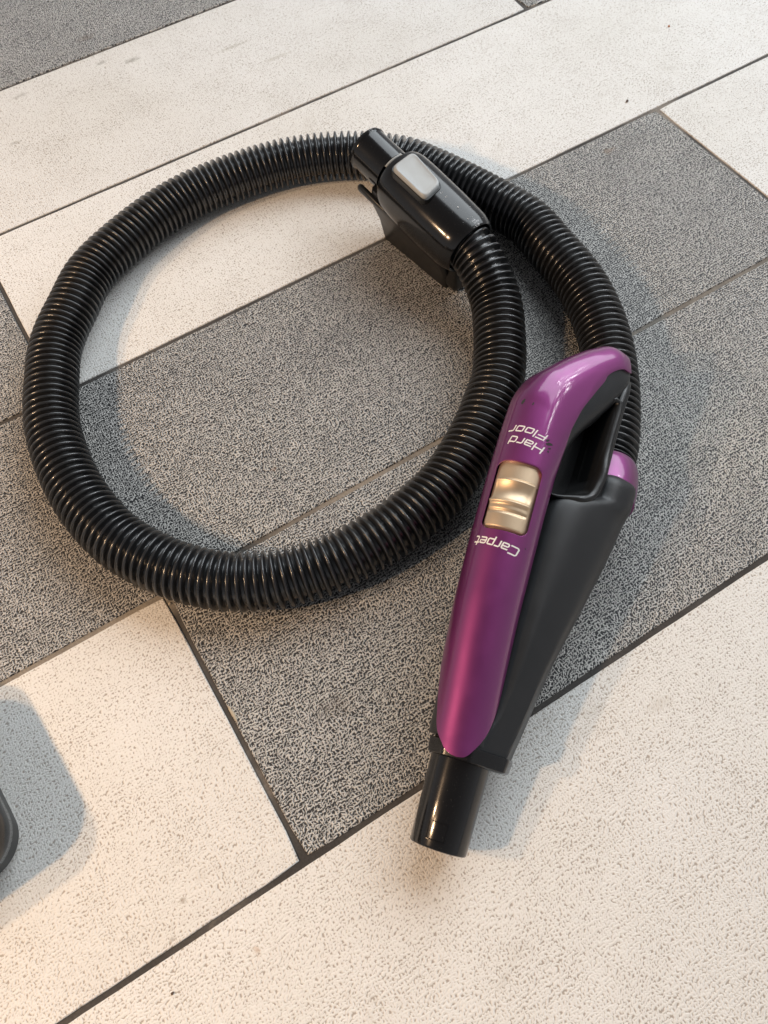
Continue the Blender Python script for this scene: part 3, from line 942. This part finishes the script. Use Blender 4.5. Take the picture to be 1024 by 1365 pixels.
# chrome latch loop before the button
mb = MB()
def tubep(mb, pts, r, n=10):
    P = [Vector(p) for p in pts]; rings = []
    for i, p in enumerate(P):
        t = (P[min(i+1, len(P)-1)] - P[max(0, i-1)]).normalized()
        a = t.orthogonal().normalized(); b = t.cross(a)
        if rings_prev: 
            a = (rings_prev[0] - t*rings_prev[0].dot(t)).normalized(); b = t.cross(a)
        rings_prev[:] = [a]
        rings.append([p + (a*math.cos(2*math.pi*j/n) + b*math.sin(2*math.pi*j/n))*r for j in range(n)])
    mb.add(*loft(rings))
rings_prev = []
arc = []
for q in range(15):
    t = math.radians(118 - q*52/14 - 12)
    arc.append((43.0, 18.9*math.cos(t)+2*0, 18.9*math.sin(t)))
KARC = arc
for a_, r_ in ((42.6, .9), (45.2, .5)):
    rings_prev[:] = []
    tubep(mb, [(a_-6.5, math.cos(math.radians(t))*18.6, math.sin(math.radians(t))*18.6) for t in range(54, 107, 4)], r_)
rings_prev[:] = []
tubep(mb, [(35, math.cos(math.radians(104))*18.6, math.sin(math.radians(104))*18.6), (39.5, math.cos(math.radians(104))*19, math.sin(math.radians(104))*19)], 1.0)
mb.build("latch_spring", M_SILVER, connector, KX)

# ------------------------------------------------------------------ bulbs of the ceiling lamp (seen as dots on the purple bend)
BC = HX @ Vector((268, 5, 19))
rb = random.Random(5)
for i in range(13):
    a = (i % 4 - 1.5)*0.10 + rb.uniform(-.03, .03); b = (i//4 - 1.5)*0.11 + rb.uniform(-.03, .03)
    d_ = Vector((0.73, -0.10, 0.66)).normalized()
    e1 = d_.cross(Vector((0, 0, 1))).normalized(); e2 = e1.cross(d_)
    bulb_light(BC + (d_ + e1*a*1.3 + e2*b*0.9).normalized()*2.2, 0.026, 1.9, (0.97, 0.97, 1.0))


# ------------------------------------------------------------------ floor nozzle whose rounded corner enters at the left edge
nz = bpy.data.objects.new("floor_nozzle", None); nz.location = (-0.235, -0.66, 0); COL.objects.link(nz)
tag(nz, "black plastic floor nozzle whose rounded corner shows at the left edge on the cream tile", "nozzle")
def rrect(cx, cy, hx, hy, r, z, n=10):
    out = []; ca, sa = math.cos(math.radians(5)), math.sin(math.radians(5))
    for sx, sy, q0 in ((1, 1, 0), (-1, 1, 90), (-1, -1, 180), (1, -1, 270)):
        for q in range(n+1):
            t = math.radians(q0 + 90*q/n)
            dx = sx*(hx-r) + r*math.cos(t); dy = sy*(hy-r) + r*math.sin(t)
            out.append((cx + dx*ca - dy*sa, cy + dx*sa + dy*ca, z))
    return out
NX, NY = -0.2455, -0.6635
mb = MB()
mb.add(*loft([rrect(NX, NY, .104, .053, .020, .003), rrect(NX, NY, .107, .056, .022, .006), rrect(NX, NY, .108, .057, .023, .019), rrect(NX, NY, .105, .054, .021, .021)]))
mb.build("skirt", M_SATIN, nz, sharp=40)
mb = MB()
R2_ = [(.108, 0.0570, .021), (.1105, 0.0595, .023), (.1115, 0.0605, .030), (.111, 0.0600, .037), (.109, 0.0580, .0425), (.1065, 0.0555, .0442), (.1045, 0.0535, .0438), (.1035, 0.0525, .0415), (.102, 0.0510, .0405), (.1005, 0.0495, .0412), (.0985, 0.0475, .0408), (.097, 0.0460, .038)]
mb.add(*loft([rrect(NX, NY, a, b, b*.40, z) for a, b, z in R2_]))
mb.build("housing", M_GLOSS, nz, sharp=60)
mb = MB()
mb.add(*loft([rrect(NX, NY, .0975, .0465, .029, .036), rrect(NX, NY, .0975, .0465, .029, .0392), rrect(NX, NY, .0960, .0450, .028, .0400), rrect(NX, NY, .05, .02, .01, .0425)]))
mb.build("top_plate", M_MATTE, nz, sharp=50)
mb = MB()
rings = []
for i in range(14):
    t = i/13; c_ = Vector((NX-.02-.10*t, NY+.01+.02*t, .045+.05*t*t)); d_ = Vector((-.10, .02, .10*t)).normalized()
    sd = d_.cross(Vector((0, 0, 1))).normalized(); up_ = sd.cross(d_)
    rings.append([c_ + (sd*math.cos(2*math.pi*j/32) + up_*math.sin(2*math.pi*j/32))*.018 for j in range(32)])
mb.add(*loft(rings)); mb.build("neck", M_SATIN, nz, sharp=50)


M_CRUMB = plastic("dark_crumb", (0.10, 0.065, 0.045), 0.8)
M_CRUMB2 = plastic("orange_crumb", (0.45, 0.17, 0.05), 0.7)
M_MORTAR = plastic("mortar_chip", (0.46, 0.40, 0.31), 0.9, bump=0.6, bscale=1500)
def crumb(name, x, y, z, rx, ry, rz, ang, mat, label, cat, seed=1, parent=None):
    r_ = random.Random(seed)
    bm = bmesh.new(); bmesh.ops.create_icosphere(bm, subdivisions=2, radius=1.0)
    for v in bm.verts:
        k = r_.uniform(.75, 1.2); v.co = Vector((v.co.x*rx*k, v.co.y*ry*k, v.co.z*rz*k))
    me = bpy.data.meshes.new(name); bm.to_mesh(me); bm.free()
    for p in me.polygons: p.use_smooth = True
    me.materials.append(mat)
    o = bpy.data.objects.new(name, me); o.location = (x, y, z+rz*.6); o.rotation_euler = (0, 0, ang); COL.objects.link(o)
    if parent: o.parent = parent
    else: tag(o, label, cat)
crumb("crumb", .5915, -.3762, 0, .0022, .0012, .0007, .6, M_CRUMB, "dark brown crumb on the cream tile above the far corner of the charcoal tile", "crumb", 2)
crumb("crumb", .7029, -.3086, 0, .0013, .0010, .0007, 1, M_CRUMB2, "tiny orange crumb on the cream tile near the top right corner", "crumb", 3)
crumb("crumb", -.0942, -.8187, 0, .0010, .0008, .0005, 0, M_CRUMB, "tiny black crumb on the front cream tile by the lower left edge", "crumb", 4)
crumb("mortar_chip", .0028, -.6999, -.0012, .0013, .0075, .0009, 0.03, M_MORTAR, None, None, 5, floor)
crumb("mortar_chip", -.0003, -.6087, -.0012, .0012, .0010, .0007, 0, M_MORTAR, None, None, 6, floor)
